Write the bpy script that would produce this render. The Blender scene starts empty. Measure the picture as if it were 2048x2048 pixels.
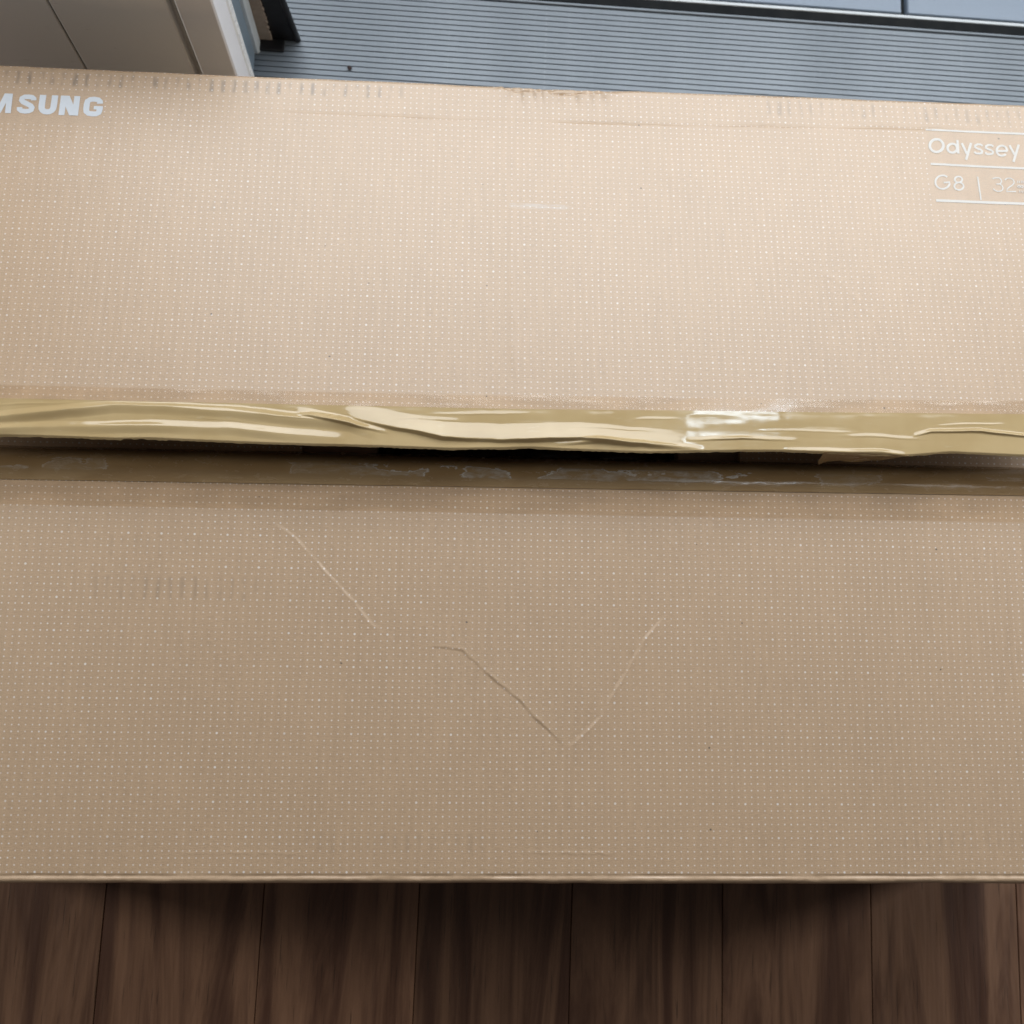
import bpy, math, random
import numpy as np

# ------------------------------------------------------------------ camera, world, lights
scene = bpy.context.scene
C = scene.collection
Z0 = 0.21                                   # height of the box lid above the floor

cam_data = bpy.data.cameras.new('camera')
cam_data.sensor_width = 36.0
cam_data.lens = 2171.82 / 2048.0 * 36.0
cam_data.clip_start = 0.02
cam_data.clip_end = 60.0
cam = bpy.data.objects.new('camera', cam_data)
C.objects.link(cam)
cam.location = (0.29506, 0.12733, 0.84061 + Z0)
cam.rotation_euler = (0.16976, -0.06063, 0.00967)
cam_data.dof.use_dof = True
cam_data.dof.focus_distance = 0.845
cam_data.dof.aperture_fstop = 8.0
scene.camera = cam

world = bpy.data.worlds.new('World')
scene.world = world
world.use_nodes = True
world.node_tree.nodes['Background'].inputs[0].default_value = (1.0, 0.94, 0.88, 1)
world.node_tree.nodes['Background'].inputs[1].default_value = 0.07


def area_light(name, loc, target, sx, sy, power, col):
    d = bpy.data.lights.new(name, 'AREA')
    d.shape = 'RECTANGLE'
    d.size, d.size_y = sx, sy
    d.energy = power
    d.color = col
    o = bpy.data.objects.new(name, d)
    C.objects.link(o)
    o.location = loc
    dx, dy, dz = (target[k] - loc[k] for k in range(3))
    pitch = math.atan2(math.hypot(dx, dy), -dz)
    o.rotation_euler = (pitch, 0, math.atan2(dy, dx) - math.pi / 2)
    return o


# daylight through the open door behind the box, and weaker added lamps
area_light('door_daylight', (0.68, 1.35, 1.28), (0.68, 0.0, 1.28), 2.1, 1.25, 44.0, (0.95, 0.98, 1.0))
area_light('glint_lamp', (1.08, 1.35, 2.06), (1.08, 0.0, 2.06), 0.26, 0.17, 2.3, (0.72, 0.87, 1.0))  # small added lamp that gives the glints on the tape
area_light('left_fill_lamp', (-1.5, 0.50, 1.15), (0.1, 0.1, 0.0), 0.3, 1.2, 13.0, (1.0, 0.95, 0.86))  # added lamp, lights the floor and box from the left

area_light('right_fill_lamp', (2.3, 0.60, 1.00), (0.8, -0.1, 0.0), 0.3, 1.1, 15.0, (1.0, 0.97, 0.92))  # added lamp, brightens the floor corner on the right

scene.render.engine = 'CYCLES'
scene.cycles.max_bounces = 5
scene.cycles.diffuse_bounces = 3
scene.cycles.glossy_bounces = 3
scene.cycles.caustics_reflective = False
scene.cycles.caustics_refractive = False
scene.view_settings.view_transform = 'Standard'
scene.view_settings.look = 'None'
scene.view_settings.exposure = 0.0
scene.view_settings.gamma = 1.0

rng = np.random.default_rng(7)
random.seed(7)
S = 0.005                                   # pitch of the printed dots


# ------------------------------------------------------------------ small helpers
def tag(o, label=None, cat=None, group=None, kind=None):
    if label: o['label'] = label
    if cat: o['category'] = cat
    if group: o['group'] = group
    if kind: o['kind'] = kind
    return o


def empty(name, loc=(0, 0, 0), rz=0.0):
    o = bpy.data.objects.new(name, None)
    C.objects.link(o)
    o.empty_display_size = 0.05
    o.location = loc
    o.rotation_euler = (0, 0, rz)
    return o


def link(name, me, mats=(), parent=None):
    for m in mats:
        me.materials.append(m)
    o = bpy.data.objects.new(name, me)
    C.objects.link(o)
    if parent is not None:
        o.parent = parent
    return o


def mesh(name, verts, faces, smooth=False, uv=None, mi=None):
    me = bpy.data.meshes.new(name)
    me.from_pydata([tuple(map(float, v)) for v in verts], [], [tuple(f) for f in faces])
    if smooth:
        me.polygons.foreach_set('use_smooth', [True] * len(me.polygons))
    if mi is not None:
        me.polygons.foreach_set('material_index', mi)
    if uv is not None:
        l = me.uv_layers.new(name='UVMap')
        idx = np.zeros(len(me.loops), int)
        me.loops.foreach_get('vertex_index', idx)
        l.data.foreach_set('uv', np.asarray(uv, float)[idx].ravel())
    me.update()
    return me


def box_mesh(name, x0, x1, y0, y1, z0, z1, b=0.0):
    """box whose vertical and top edges are chamfered by b"""
    if b <= 0:
        v = [(x0, y0, z0), (x1, y0, z0), (x1, y1, z0), (x0, y1, z0), (x0, y0, z1), (x1, y0, z1), (x1, y1, z1), (x0, y1, z1)]
        f = [(0, 3, 2, 1), (4, 5, 6, 7), (0, 1, 5, 4), (1, 2, 6, 5), (2, 3, 7, 6), (3, 0, 4, 7)]
        return mesh(name, v, f)
    def ring(i, z):
        return [(x0 + i, y0 + b, z), (x0 + b, y0 + i, z), (x1 - b, y0 + i, z), (x1 - i, y0 + b, z),
                (x1 - i, y1 - b, z), (x1 - b, y1 - i, z), (x0 + b, y1 - i, z), (x0 + i, y1 - b, z)]
    v = ring(0, z0) + ring(0, z1 - b) + ring(b * .7, z1)
    f = [tuple(range(7, -1, -1)), tuple(range(16, 24))]
    for r in (0, 8):
        for k in range(8):
            f.append((r + k, r + (k + 1) % 8, r + 8 + (k + 1) % 8, r + 8 + k))
    return mesh(name, v, f)


def grid_faces(nu, nv, off=0):
    i = np.arange(nu - 1)[:, None]
    j = np.arange(nv - 1)[None, :]
    a = (i * nv + j).ravel() + off
    return np.stack([a, a + nv, a + nv + 1, a + 1], 1)


def np_mesh(name, verts, faces, uv=None, mi=None, smooth=None):
    """fast mesh of quads"""
    me = bpy.data.meshes.new(name)
    nv, nf = len(verts), len(faces)
    me.vertices.add(nv)
    me.vertices.foreach_set('co', np.ascontiguousarray(verts, np.float32).ravel())
    me.loops.add(nf * 4)
    me.loops.foreach_set('vertex_index', np.ascontiguousarray(faces, np.int32).ravel())
    me.polygons.add(nf)
    me.polygons.foreach_set('loop_start', np.arange(0, nf * 4, 4, dtype=np.int32))
    if mi is not None:
        me.polygons.foreach_set('material_index', np.ascontiguousarray(mi, np.int32))
    me.polygons.foreach_set('use_smooth', np.ones(nf, bool) if smooth is None else smooth)
    if uv is not None:
        l = me.uv_layers.new(name='UVMap')
        l.data.foreach_set('uv', np.ascontiguousarray(uv, np.float32)[faces.ravel()].ravel())
    me.update(calc_edges=True)
    me.validate()
    return me


# value noise for the geometry
def vnoise(x, y, seed):
    r = np.random.default_rng(seed)
    t = r.random((64, 64))
    xi = np.floor(x).astype(int); yi = np.floor(y).astype(int)
    fx = x - xi; fy = y - yi
    fx = fx * fx * (3 - 2 * fx); fy = fy * fy * (3 - 2 * fy)
    g = lambda a, b: t[a % 64, b % 64]
    return (g(xi, yi) * (1 - fx) + g(xi + 1, yi) * fx) * (1 - fy) + (g(xi, yi + 1) * (1 - fx) + g(xi + 1, yi + 1) * fx) * fy - .5


def seg_dist(x, y, pts):
    """signed distance to a polyline and position 0..1 along it"""
    best = np.full(x.shape, 1e9); sg = np.zeros(x.shape); tt = np.zeros(x.shape)
    L = np.cumsum([0] + [math.dist(pts[k], pts[k + 1]) for k in range(len(pts) - 1)])
    for k in range(len(pts) - 1):
        (ax, ay), (bx_, by_) = pts[k], pts[k + 1]
        dx, dy = bx_ - ax, by_ - ay
        l2 = dx * dx + dy * dy
        t = np.clip(((x - ax) * dx + (y - ay) * dy) / l2, 0, 1)
        d = np.hypot(x - ax - t * dx, y - ay - t * dy)
        s = np.sign((x - ax) * dy - (y - ay) * dx)
        m = d < best
        best = np.where(m, d, best); sg = np.where(m, s, sg)
        tt = np.where(m, (L[k] + t * math.sqrt(l2)) / L[-1], tt)
    return best, sg, tt


def crease(x, y, pts, amp, w, step=0.0):
    """paper crease: a pinched ridge whose height wanders along its length, plus a soft step"""
    d, s, t = seg_dist(x + .0012 * vnoise(x * 160, y * 160, 3), y + .0012 * vnoise(x * 160, y * 160, 5), pts)
    fade = np.clip(np.minimum(t, 1 - t) * 7, 0, 1)
    var = .65 + .9 * vnoise(t * 14, t * 0, 11)
    return fade * var * (amp * np.exp(-(d / w) ** 2) + step * s * np.exp(-d / (w * 7)) * (1 - np.exp(-(d / (w * .6)) ** 2)))


def sstep(a, b, x):
    t = np.clip((x - a) / (b - a), 0, 1)
    return t * t * (3 - 2 * t)


# ------------------------------------------------------------------ material node helpers
class NT:
    def __init__(self, name):
        self.m = bpy.data.materials.new(name)
        self.m.use_nodes = True
        self.t = self.m.node_tree
        self.bsdf = self.t.nodes['Principled BSDF']
        self.out = self.t.nodes['Material Output']

    def n(self, typ, **kw):
        nd = self.t.nodes.new(typ)
        for k, v in kw.items():
            setattr(nd, k, v)
        return nd

    def put(self, sock, v):
        if isinstance(v, bpy.types.NodeSocket):
            self.t.links.new(v, sock)
        elif v is not None:
            sock.default_value = v

    def math(self, op, a, b=None, c=None, clamp=False):
        nd = self.n('ShaderNodeMath', operation=op)
        nd.use_clamp = clamp
        self.put(nd.inputs[0], a); self.put(nd.inputs[1], b); self.put(nd.inputs[2], c)
        return nd.outputs[0]

    def add(self, a, b): return self.math('ADD', a, b)
    def sub(self, a, b): return self.math('SUBTRACT', a, b)
    def mul(self, a, b): return self.math('MULTIPLY', a, b)

    def ramp(self, v, a, b, lo=0.0, hi=1.0, smooth=True):
        nd = self.n('ShaderNodeMapRange')
        nd.interpolation_type = 'SMOOTHSTEP' if smooth else 'LINEAR'
        self.put(nd.inputs[0], v)
        for k, q in zip((1, 2, 3, 4), (a, b, lo, hi)):
            self.put(nd.inputs[k], q)
        return nd.outputs[0]

    def mix(self, f, a, b):
        nd = self.n('ShaderNodeMix', data_type='RGBA')
        self.put(nd.inputs[0], f)
        self.put(nd.inputs[6], a if isinstance(a, bpy.types.NodeSocket) else (*a, 1))
        self.put(nd.inputs[7], b if isinstance(b, bpy.types.NodeSocket) else (*b, 1))
        return nd.outputs[2]

    def scale(self, col, f):
        nd = self.n('ShaderNodeVectorMath', operation='SCALE')
        self.put(nd.inputs[0], col); self.put(nd.inputs[3], f)
        return nd.outputs[0]

    def coords(self, kind='Object', scale=(1, 1, 1), loc=None):
        tc = self.n('ShaderNodeTexCoord')
        mp = self.n('ShaderNodeMapping')
        self.t.links.new(tc.outputs[kind], mp.inputs[0])
        mp.inputs[3].default_value = scale
        if loc is not None:
            self.put(mp.inputs[1], loc)
        return mp.outputs[0]

    def noise(self, vec, scale, detail=3.0, rough=.55, dist=0.0):
        nd = self.n('ShaderNodeTexNoise')
        self.put(nd.inputs['Vector'], vec)
        nd.inputs['Scale'].default_value = scale
        nd.inputs['Detail'].default_value = detail
        nd.inputs['Roughness'].default_value = rough
        nd.inputs['Distortion'].default_value = dist
        return nd.outputs[0]

    def bump(self, h, strength, dist=0.001):
        nd = self.n('ShaderNodeBump')
        nd.inputs['Strength'].default_value = strength
        nd.inputs['Distance'].default_value = dist
        self.put(nd.inputs['Height'], h)
        return nd.outputs[0]

    def set(self, **kw):
        names = dict(color='Base Color', rough='Roughness', metal='Metallic', spec='Specular IOR Level', normal='Normal',
                     coat='Coat Weight', coat_rough='Coat Roughness', sheen='Sheen Weight')
        for k, v in kw.items():
            s = self.bsdf.inputs[names[k]]
            if isinstance(v, tuple) and len(v) == 3:
                v = (*v, 1)
            self.put(s, v)
        return self.m


KRAFT = (0.432, 0.303, 0.194)


def kraft_printed(name, zones, bands, streaks, smear=None, ink=.58):
    """brown board with printed white dots.  zones: unprinted rectangles in dot units (u0,u1,v0,v1);
    bands: scuffed dirty strips (u0,u1,v0,v1,strength)"""
    k = NT(name)
    uvn = k.n('ShaderNodeUVMap'); uvn.uv_map = 'UVMap'
    sep = k.n('ShaderNodeSeparateXYZ')
    k.t.links.new(uvn.outputs[0], sep.inputs[0])
    u, v = sep.outputs[0], sep.outputs[1]
    uv3 = uvn.outputs[0]
    ru = k.math('ROUND', u); rv = k.math('ROUND', v)
    wob = k.noise(uv3, 2.3, 0.0)
    fu = k.sub(u, ru); fv = k.sub(v, rv)
    d = k.math('SQRT', k.add(k.mul(fu, fu), k.mul(fv, fv)))
    m5 = lambda q: k.math('LESS_THAN', k.math('ABSOLUTE', k.sub(q, k.mul(k.math('ROUND', k.mul(q, .2)), 5.0))), .5)
    big = k.mul(m5(ru), m5(rv))
    cell = k.n('ShaderNodeCombineXYZ')
    k.put(cell.inputs[0], ru); k.put(cell.inputs[1], rv)
    wn = k.n('ShaderNodeTexWhiteNoise'); wn.noise_dimensions = '2D'
    k.t.links.new(cell.outputs[0], wn.inputs['Vector'])
    rad = k.add(k.add(.100, k.mul(big, .052)), k.mul(wn.outputs[0], .020))
    dot = k.ramp(k.sub(k.add(d, k.mul(k.sub(wob, .5), .06)), rad), -.05, .05, 1.0, 0.0)
    worn = k.ramp(k.noise(uv3, .045, 3.0), .34, .62, .75, 1.0)
    dot = k.mul(k.mul(dot, k.add(ink, k.mul(wn.outputs[0], .12))), worn)
    for (u0, u1, v0, v1) in zones:
        ins = k.mul(k.mul(k.math('GREATER_THAN', u, u0), k.math('LESS_THAN', u, u1)),
                    k.mul(k.math('GREATER_THAN', v, v0), k.math('LESS_THAN', v, v1)))
        dot = k.mul(dot, k.sub(1.0, ins))
    # board colour: fibres, clouds, specks
    sc = k.n('ShaderNodeMapping'); sc.inputs[3].default_value = (.35, 2.6, 1)
    k.t.links.new(uv3, sc.inputs[0])
    fib = k.noise(sc.outputs[0], 2.4, 2.0, .65)
    sc2 = k.n('ShaderNodeMapping'); sc2.inputs[3].default_value = (1.6, .16, 1)
    k.t.links.new(uv3, sc2.inputs[0])
    flute = k.noise(sc2.outputs[0], .8, 1.0, .6)
    cloud = k.noise(uv3, .06, 2.0, .6)
    tone = k.add(k.add(k.mul(k.sub(fib, .5), .42), k.mul(k.sub(flute, .5), .14)), k.mul(k.sub(cloud, .5), .12))
    grit = k.noise(uv3, 5.5, 1.0, .7)
    tone = k.add(tone, k.mul(k.sub(grit, .5), .42))
    col = k.scale((*KRAFT,), k.add(1.0, tone))
    col = k.mix(k.mul(k.ramp(k.noise(uv3, .11, 2.0), .45, .75), .22), col, (.455, .318, .198))
    vor = k.n('ShaderNodeTexVoronoi'); vor.voronoi_dimensions = '2D'
    vor.inputs['Scale'].default_value = .16
    k.t.links.new(uv3, vor.inputs['Vector'])
    csep = k.n('ShaderNodeSeparateColor'); k.t.links.new(vor.outputs['Color'], csep.inputs[0])
    spr = k.ramp(csep.outputs[0], .35, 1.0, .0, .030, False)
    speck = k.ramp(k.sub(k.add(vor.outputs['Distance'], k.mul(k.sub(grit, .5), .03)), spr), -.012, .006, 1.0, 0.0)
    speck = k.mul(speck, k.ramp(csep.outputs[1], .84, .88))
    # dirt rubbed off along the flutes: short dark dashes in rows
    dirt = 0.0
    wave = k.math('SINE', k.add(k.mul(u, 2 * math.pi / 1.85), k.mul(flute, 2.2)))
    sc3 = k.n('ShaderNodeMapping'); sc3.inputs[3].default_value = (1.0, .33, 1)
    k.t.links.new(uv3, sc3.inputs[0])
    dash = k.mul(k.ramp(k.add(wave, k.mul(k.sub(grit, .5), 1.6)), -.1, 1.1), k.ramp(k.noise(sc3.outputs[0], .75, 2.0), .33, .68))
    for (u0, u1, v0, v1, st) in bands:
        e = k.mul(k.mul(k.ramp(u, u0, u0 + 6), k.ramp(u, u1 - 6, u1, 1.0, 0.0)),
                  k.mul(k.ramp(v, v0, v0 + .8), k.ramp(v, v1 - .8, v1, 1.0, 0.0)))
        dirt = k.add(dirt, k.mul(e, st))
    patchy = k.mul(k.ramp(k.noise(uv3, .085, 2.0), .56, .74), .03 * streaks)
    dirt = k.mul(dash, k.math('MINIMUM', k.add(dirt, patchy), .9))
    col = k.mix(dirt, col, (.10, .085, .075))
    if smear:
        u0, u1, v0, v1 = smear
        sm = k.mul(k.mul(k.ramp(u, u0, u0 + 1), k.ramp(u, u1 - 3, u1, 1.0, 0.0)), k.mul(k.ramp(v, v0, v0 + .5), k.ramp(v, v1 - .5, v1, 1.0, 0.0)))
        col = k.mix(k.mul(sm, k.ramp(k.noise(sc.outputs[0], 1.1, 2.0), .35, .6, .08, .40)), col, (.50, .52, .56))
    col = k.mix(dot, col, (.80, .81, .83))
    col = k.mix(k.mul(speck, .85), col, (.06, .045, .035))
    h = k.add(k.add(k.mul(fib, .35), k.mul(grit, .5)), k.mul(flute, .7))
    nrm = k.bump(h, .32, .0005)
    return k.set(color=col, rough=k.ramp(fib, .3, .7, .40, .50), spec=1.0, coat=.35, coat_rough=.42, normal=nrm)


def plain(name, col, rough=.5, spec=.5, metal=0.0, var=.15, vs=30.0, stretch=(1, 1, 1), bump=.0, bscale=200.0, bdist=.0005, kind='Object'):
    k = NT(name)
    vec = k.coords(kind, stretch)
    n1 = k.noise(vec, vs, 4.0, .6)
    n2 = k.noise(vec, vs * 7.3, 3.0, .6)
    f = k.add(1.0, k.add(k.mul(k.sub(n1, .5), var * 2), k.mul(k.sub(n2, .5), var)))
    c = k.scale((*col,), f)
    kw = dict(color=c, rough=k.ramp(n1, .3, .7, rough * .85, min(1, rough * 1.15)), spec=spec, metal=metal)
    if bump:
        kw['normal'] = k.bump(k.noise(vec, bscale, 3.0), bump, bdist)
    return k.set(**kw)

# ------------------------------------------------------------------ the room: floor, wall, door frame, threshold
ROOM_YAW = math.radians(-1.6)
PIV = np.array([0.42, 0.70])


def room(o):
    """turn a room object by the small angle between the box and the door"""
    c, s = math.cos(ROOM_YAW), math.sin(ROOM_YAW)
    o.location = (PIV[0] - c * PIV[0] + s * PIV[1], PIV[1] - s * PIV[0] - c * PIV[1], 0)
    o.rotation_euler = (0, 0, ROOM_YAW)
    return o


def wood_material():
    k = NT('oiled_wood')
    info = k.n('ShaderNodeObjectInfo')
    off = k.n('ShaderNodeCombineXYZ')
    k.put(off.inputs[0], k.mul(info.outputs['Random'], 37.0))
    k.put(off.inputs[1], k.mul(info.outputs['Random'], 91.0))
    tc = k.n('ShaderNodeTexCoord')
    add = k.n('ShaderNodeVectorMath', operation='ADD')
    k.t.links.new(tc.outputs['Object'], add.inputs[0]); k.t.links.new(off.outputs[0], add.inputs[1])
    mp = k.n('ShaderNodeMapping'); mp.inputs[3].default_value = (1, .10, 1)
    k.t.links.new(add.outputs[0], mp.inputs[0])
    mp2 = k.n('ShaderNodeMapping'); mp2.inputs[3].default_value = (1, .035, 1)
    k.t.links.new(add.outputs[0], mp2.inputs[0])
    broad = k.noise(mp.outputs[0], 24.0, 5.0, .6, 1.6)
    grain = k.noise(mp2.outputs[0], 330.0, 4.0, .6, .3)
    pores = k.ramp(k.noise(mp2.outputs[0], 520.0, 2.0, .5), .63, .72)
    streak = k.ramp(k.noise(mp2.outputs[0], 85.0, 3.0, .5, .8), .60, .74)
    col = k.mix(k.ramp(broad, .34, .66), (.112, .053, .034), (.285, .158, .098))
    col = k.mix(k.mul(streak, .38), col, (.036, .016, .013))
    col = k.scale(col, k.add(.80, k.mul(grain, .45)))
    col = k.scale(col, k.add(.70, k.mul(info.outputs['Random'], .60)))
    col = k.mix(k.mul(pores, .5), col, (.03, .02, .015))
    nrm = k.bump(k.sub(grain, k.mul(pores, .8)), .25, .0004)
    return k.set(color=col, rough=k.ramp(grain, .3, .7, .36, .52), spec=.45, normal=nrm)


M_wood = wood_material()
M_dark = plain('dark_gap', (.02, .016, .014), .8)
floor = tag(room(link('floor', box_mesh('floor', -1.3, 2.0, -1.3, .688, -.04, -.016), [M_dark])), kind='structure')
PW = .1418
pm = box_mesh('plank', -PW / 2 + .0003, PW / 2 - .0003, -.99, .99, -.0155, 0.0, .0007)
pm.materials.append(M_wood)
for q in range(-7, 12):
    o = bpy.data.objects.new('plank', pm)
    C.objects.link(o)
    o.parent = floor
    o.location = (.1540 - PW / 2 + q * PW, -.304, 0.0)

# painted wall beside the door, boards with a groove between them
M_wall = plain('wall_paint', (.90, .90, .90), .55, .35, var=.03, vs=9.0, bump=.06, bscale=260.0)
k = NT('wall_paint_scuffed')
vec = k.coords('Object')
c0 = k.mix(k.mul(k.ramp(k.noise(k.coords('Object', (1, 1, 3)), 55.0, 4.0), .66, .78), .35), (.90, .90, .90), (.45, .43, .41))
M_wall = k.set(color=c0, rough=.5, spec=.35, normal=k.bump(k.noise(vec, 240.0, 3.0), .07, .0004))
YW = .688
WH = .30                                    # the low white panel beside the opening
wall = tag(room(link('wall', box_mesh('wall', -1.25, .062, YW + .010, .80, 0, WH), [M_wall])), kind='structure')
edges = [-1.25, -.83, -.44, -.0500, .0512]
for a, b in zip(edges[:-1], edges[1:]):
    link('wall_board', box_mesh('wall_board', a + .0006, b - .0006, YW, YW + .0098, 0, WH, .0012), [M_wall], wall)

frame = tag(room(empty('door_frame')), 'white painted door frame with grey sealing strips beside the wall', 'door frame')
M_white = plain('white_gloss_paint', (.88, .89, .93), .32, .5, var=.03, vs=20.0, bump=.08, bscale=150.0)
M_bead = plain('white_plastic', (.92, .94, .96), .28, .5, var=.02)
M_blue = plain('blue_grey_metal', (.30, .40, .50), .35, .5, .3, var=.25, vs=60.0, stretch=(1, 1, .4))
M_pale = plain('pale_strip', (.68, .76, .82), .45, .4, var=.12, vs=50.0)
M_tan = plain('old_foam', (.34, .28, .23), .9, .2, var=.3, vs=120.0, bump=.5, bscale=400.0, bdist=.001)
M_rub = plain('black_rubber', (.012, .012, .014), .42, .4, var=.3, vs=90.0, bump=.2, bscale=500.0)
link('casing', box_mesh('casing', .0580, .0905, YW - .0008, YW + .031, 0, WH, .0015), [M_white], frame)
link('bead', box_mesh('bead', .0640, .0912, YW + .0312, YW + .0440, 0, WH, .002), [M_bead], frame)
link('rebate_plate', box_mesh('rebate_plate', .0640, .0832, YW + .0442, YW + .094, 0, WH, .001), [M_blue], frame)
link('pale_seal', box_mesh('pale_seal', .0660, .0885, YW + .0850, YW + .0985, .0, WH, .002), [M_pale], frame)


def strip(name, x0, x1, y0, y1, z0, z1, n, wob, seed, mat, lean=0.0, parent=None):
    """upright strip with a wavering edge and a ragged foot"""
    r = np.random.default_rng(seed)
    zs = np.r_[z0, np.sort(z0 + (z1 - z0) * np.linspace(.002, 1, n) ** 2.2)]
    v, f = [], []
    for i, z in enumerate(zs):
        j = wob * (r.random() - .5) * 2
        lx = lean * (z - z0)
        if i == 0: j -= wob * 1.5
        v += [(x0 + lx, y0, z), (x1 + lx + j, y0, z), (x1 + lx + j * .8, y1, z), (x0 + lx, y1, z)]
    m = len(zs)
    for i in range(m - 1):
        for q in range(4):
            f.append((i * 4 + q, i * 4 + (q + 1) % 4, i * 4 + 4 + (q + 1) % 4, i * 4 + 4 + q))
    f += [(3, 2, 1, 0), tuple(m * 4 - 4 + q for q in range(4))]
    return link(name, mesh(name, v, f), [mat], parent)


strip('foam_strip', .0700, .0995, YW + .0987, YW + .1015, .014, WH, 90, .0016, 4, M_tan, 0, frame)
strip('rubber_gasket', .0700, .1265, YW + .1017, YW + .1075, .0105, WH, 60, .0006, 9, M_rub, -.10, frame)
# rounded lip of the gasket
lip = []
lf = []
for i, z in enumerate((.0105, .03, .06, .1, .16, .22, .29)):
    for q in range(8):
        t = q / 8 * 2 * math.pi
        lip.append((.1262 - .10 * (z - .0105) + .0032 * math.cos(t), YW + .1035 + .0036 * math.sin(t), z))
for i in range(6):
    for q in range(8):
        lf.append((i * 8 + q, i * 8 + (q + 1) % 8, i * 8 + 8 + (q + 1) % 8, i * 8 + 8 + q))
lf += [tuple(range(7, -1, -1)), tuple(range(48, 56))]
link('gasket_lip', mesh('gasket_lip', lip, lf, True), [M_rub], frame)
link('corner_shade', box_mesh('corner_shade', .0700, .1130, YW + .0880, YW + .1010, .0102, .0135, .001), [M_rub], frame)  # black slab standing in for the shade at the frame's foot

# ribbed threshold
k = NT('grey_aluminium')
vec = k.coords('Object', (1, 1, 1))
dust = k.add(k.ramp(k.noise(vec, 420.0, 3.0, .7), .60, .74), k.ramp(k.noise(k.coords('Object', (2.5, 1, 1)), 60.0, 4.0, .7), .64, .72))
film = k.noise(k.coords('Object', (.6, 2.5, 1)), 14.0, 4.0)
col = k.scale((.178, .208, .242), k.add(.80, k.mul(film, .40)))
col = k.mix(k.mul(dust, .30), col, (.40, .43, .45))
M_rib = k.set(color=col, rough=k.ramp(film, .3, .7, .34, .50), spec=.5, metal=.25, normal=k.bump(k.noise(vec, 300.0, 2.0), .1, .0003))
M_groove = plain('groove_dirt', (.130, .150, .174), .6, .3, var=.3, vs=80.0)
thr = tag(room(empty('threshold', (0, 0, 0))), 'blue grey ribbed metal threshold behind the box', 'threshold')
TY1 = .8575
link('base_plate', box_mesh('base_plate', .068, 1.9, .6895, TY1, -.03, .0085), [M_groove], thr)
rm = box_mesh('rib', .069, 1.9, -.0027, .0027, .0086, .0098, .0004)
rm.materials.append(M_rib)
RP = .00615
nr = int((TY1 - .007 - .6900) / RP)
for q in range(nr):
    o = bpy.data.objects.new('rib', rm)
    C.objects.link(o); o.parent = thr
    o.location = (0, TY1 - .0085 - q * RP, 0)
link('edge_strip', box_mesh('edge_strip', .069, 1.9, TY1 - .0042, TY1 - .0010, .0086, .0108, .0008), [M_rib], thr)

# dark door track with a bright metal lip
track = tag(room(empty('door_track')), 'black door track with pale metal lip beyond the threshold', 'door track')
M_track = plain('track_black', (.010, .012, .014), .8, .2, var=.4, vs=70.0)
M_lip = plain('track_lip', (.42, .45, .47), .35, .5, .4, var=.12, vs=40.0)
link('channel', box_mesh('channel', .13, 1.9, TY1 + .0003, TY1 + .0098, -.03, .0094), [M_track], track)
link('metal_lip', box_mesh('metal_lip', .13, 1.9, TY1 + .0100, TY1 + .0142, -.03, .0100, .0008), [M_lip], track)
link('outer_groove', box_mesh('outer_groove', .13, 1.9, TY1 + .0144, TY1 + .0182, -.03, .0035), [M_track], track)
# paving outside
M_tile = plain('blue_paving', (.27, .335, .43), .42, .5, var=.06, vs=30.0, bump=.25, bscale=700.0)
M_joint = plain('paving_joint', (.045, .050, .052), .9, .2, var=.3)
paving = tag(room(link('paving', box_mesh('paving', -.6, 2.6, TY1 + .0184, 2.4, -.05, -.004), [M_joint])), kind='structure')
xs = [-.431, .1735, .778, 1.3825, 1.987]
for a, b in zip(xs[:-1], xs[1:]):
    for y in (TY1 + .0186, TY1 + .6246):
        link('paving_tile', box_mesh('paving_tile', a, b - .0070, y, y + .600, -.0038, .0062, .0014), [M_tile], paving)

# ------------------------------------------------------------------ the cardboard box
XL, XR = -.137, .815
box = tag(empty('cardboard_box', (.35, .32, 0.0)),
          'large brown dotted cardboard box with its top flaps slit open along the tape', 'box')
BO = np.array([.35, .32, 0.0])              # parts are given in world metres, the box empty sits at BO

# rear flap frame: lifted a little towards the slit
FX, FY, FZ = -.04817, .51431, .00835 + Z0
FT, FW, FR = -.11067, .00394, -.00279


def rear(a, b, h=0.0, drop=0.0):
    X = a * math.cos(FW) - b * math.sin(FW)
    Y = a * math.sin(FW) + b * math.cos(FW)
    nx, ny, nz = -FR, -math.sin(FT), math.cos(FT)
    return np.stack([FX + X + h * nx, FY + Y * math.cos(FT) + h * ny, FZ + Y * math.sin(FT) + FR * X + h * nz - drop], -1)


def rear_edge(a):
    e = [(-.2, -.1985), (.007, -.1988), (.036, -.1985), (.091, -.1993), (.117, -.1984), (.184, -.2001), (.244, -.2008), (.289, -.2010), (.342, -.2019),
         (.381, -.2007), (.404, -.1994), (.438, -.2007), (.497, -.2015), (.568, -.1988), (.599, -.1981), (.655, -.1994), (.699, -.2002),
         (.736, -.1965), (.796, -.1982), (1.0, -.1985)]
    return np.interp(a, [q[0] for q in e], [q[1] for q in e])


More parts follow.
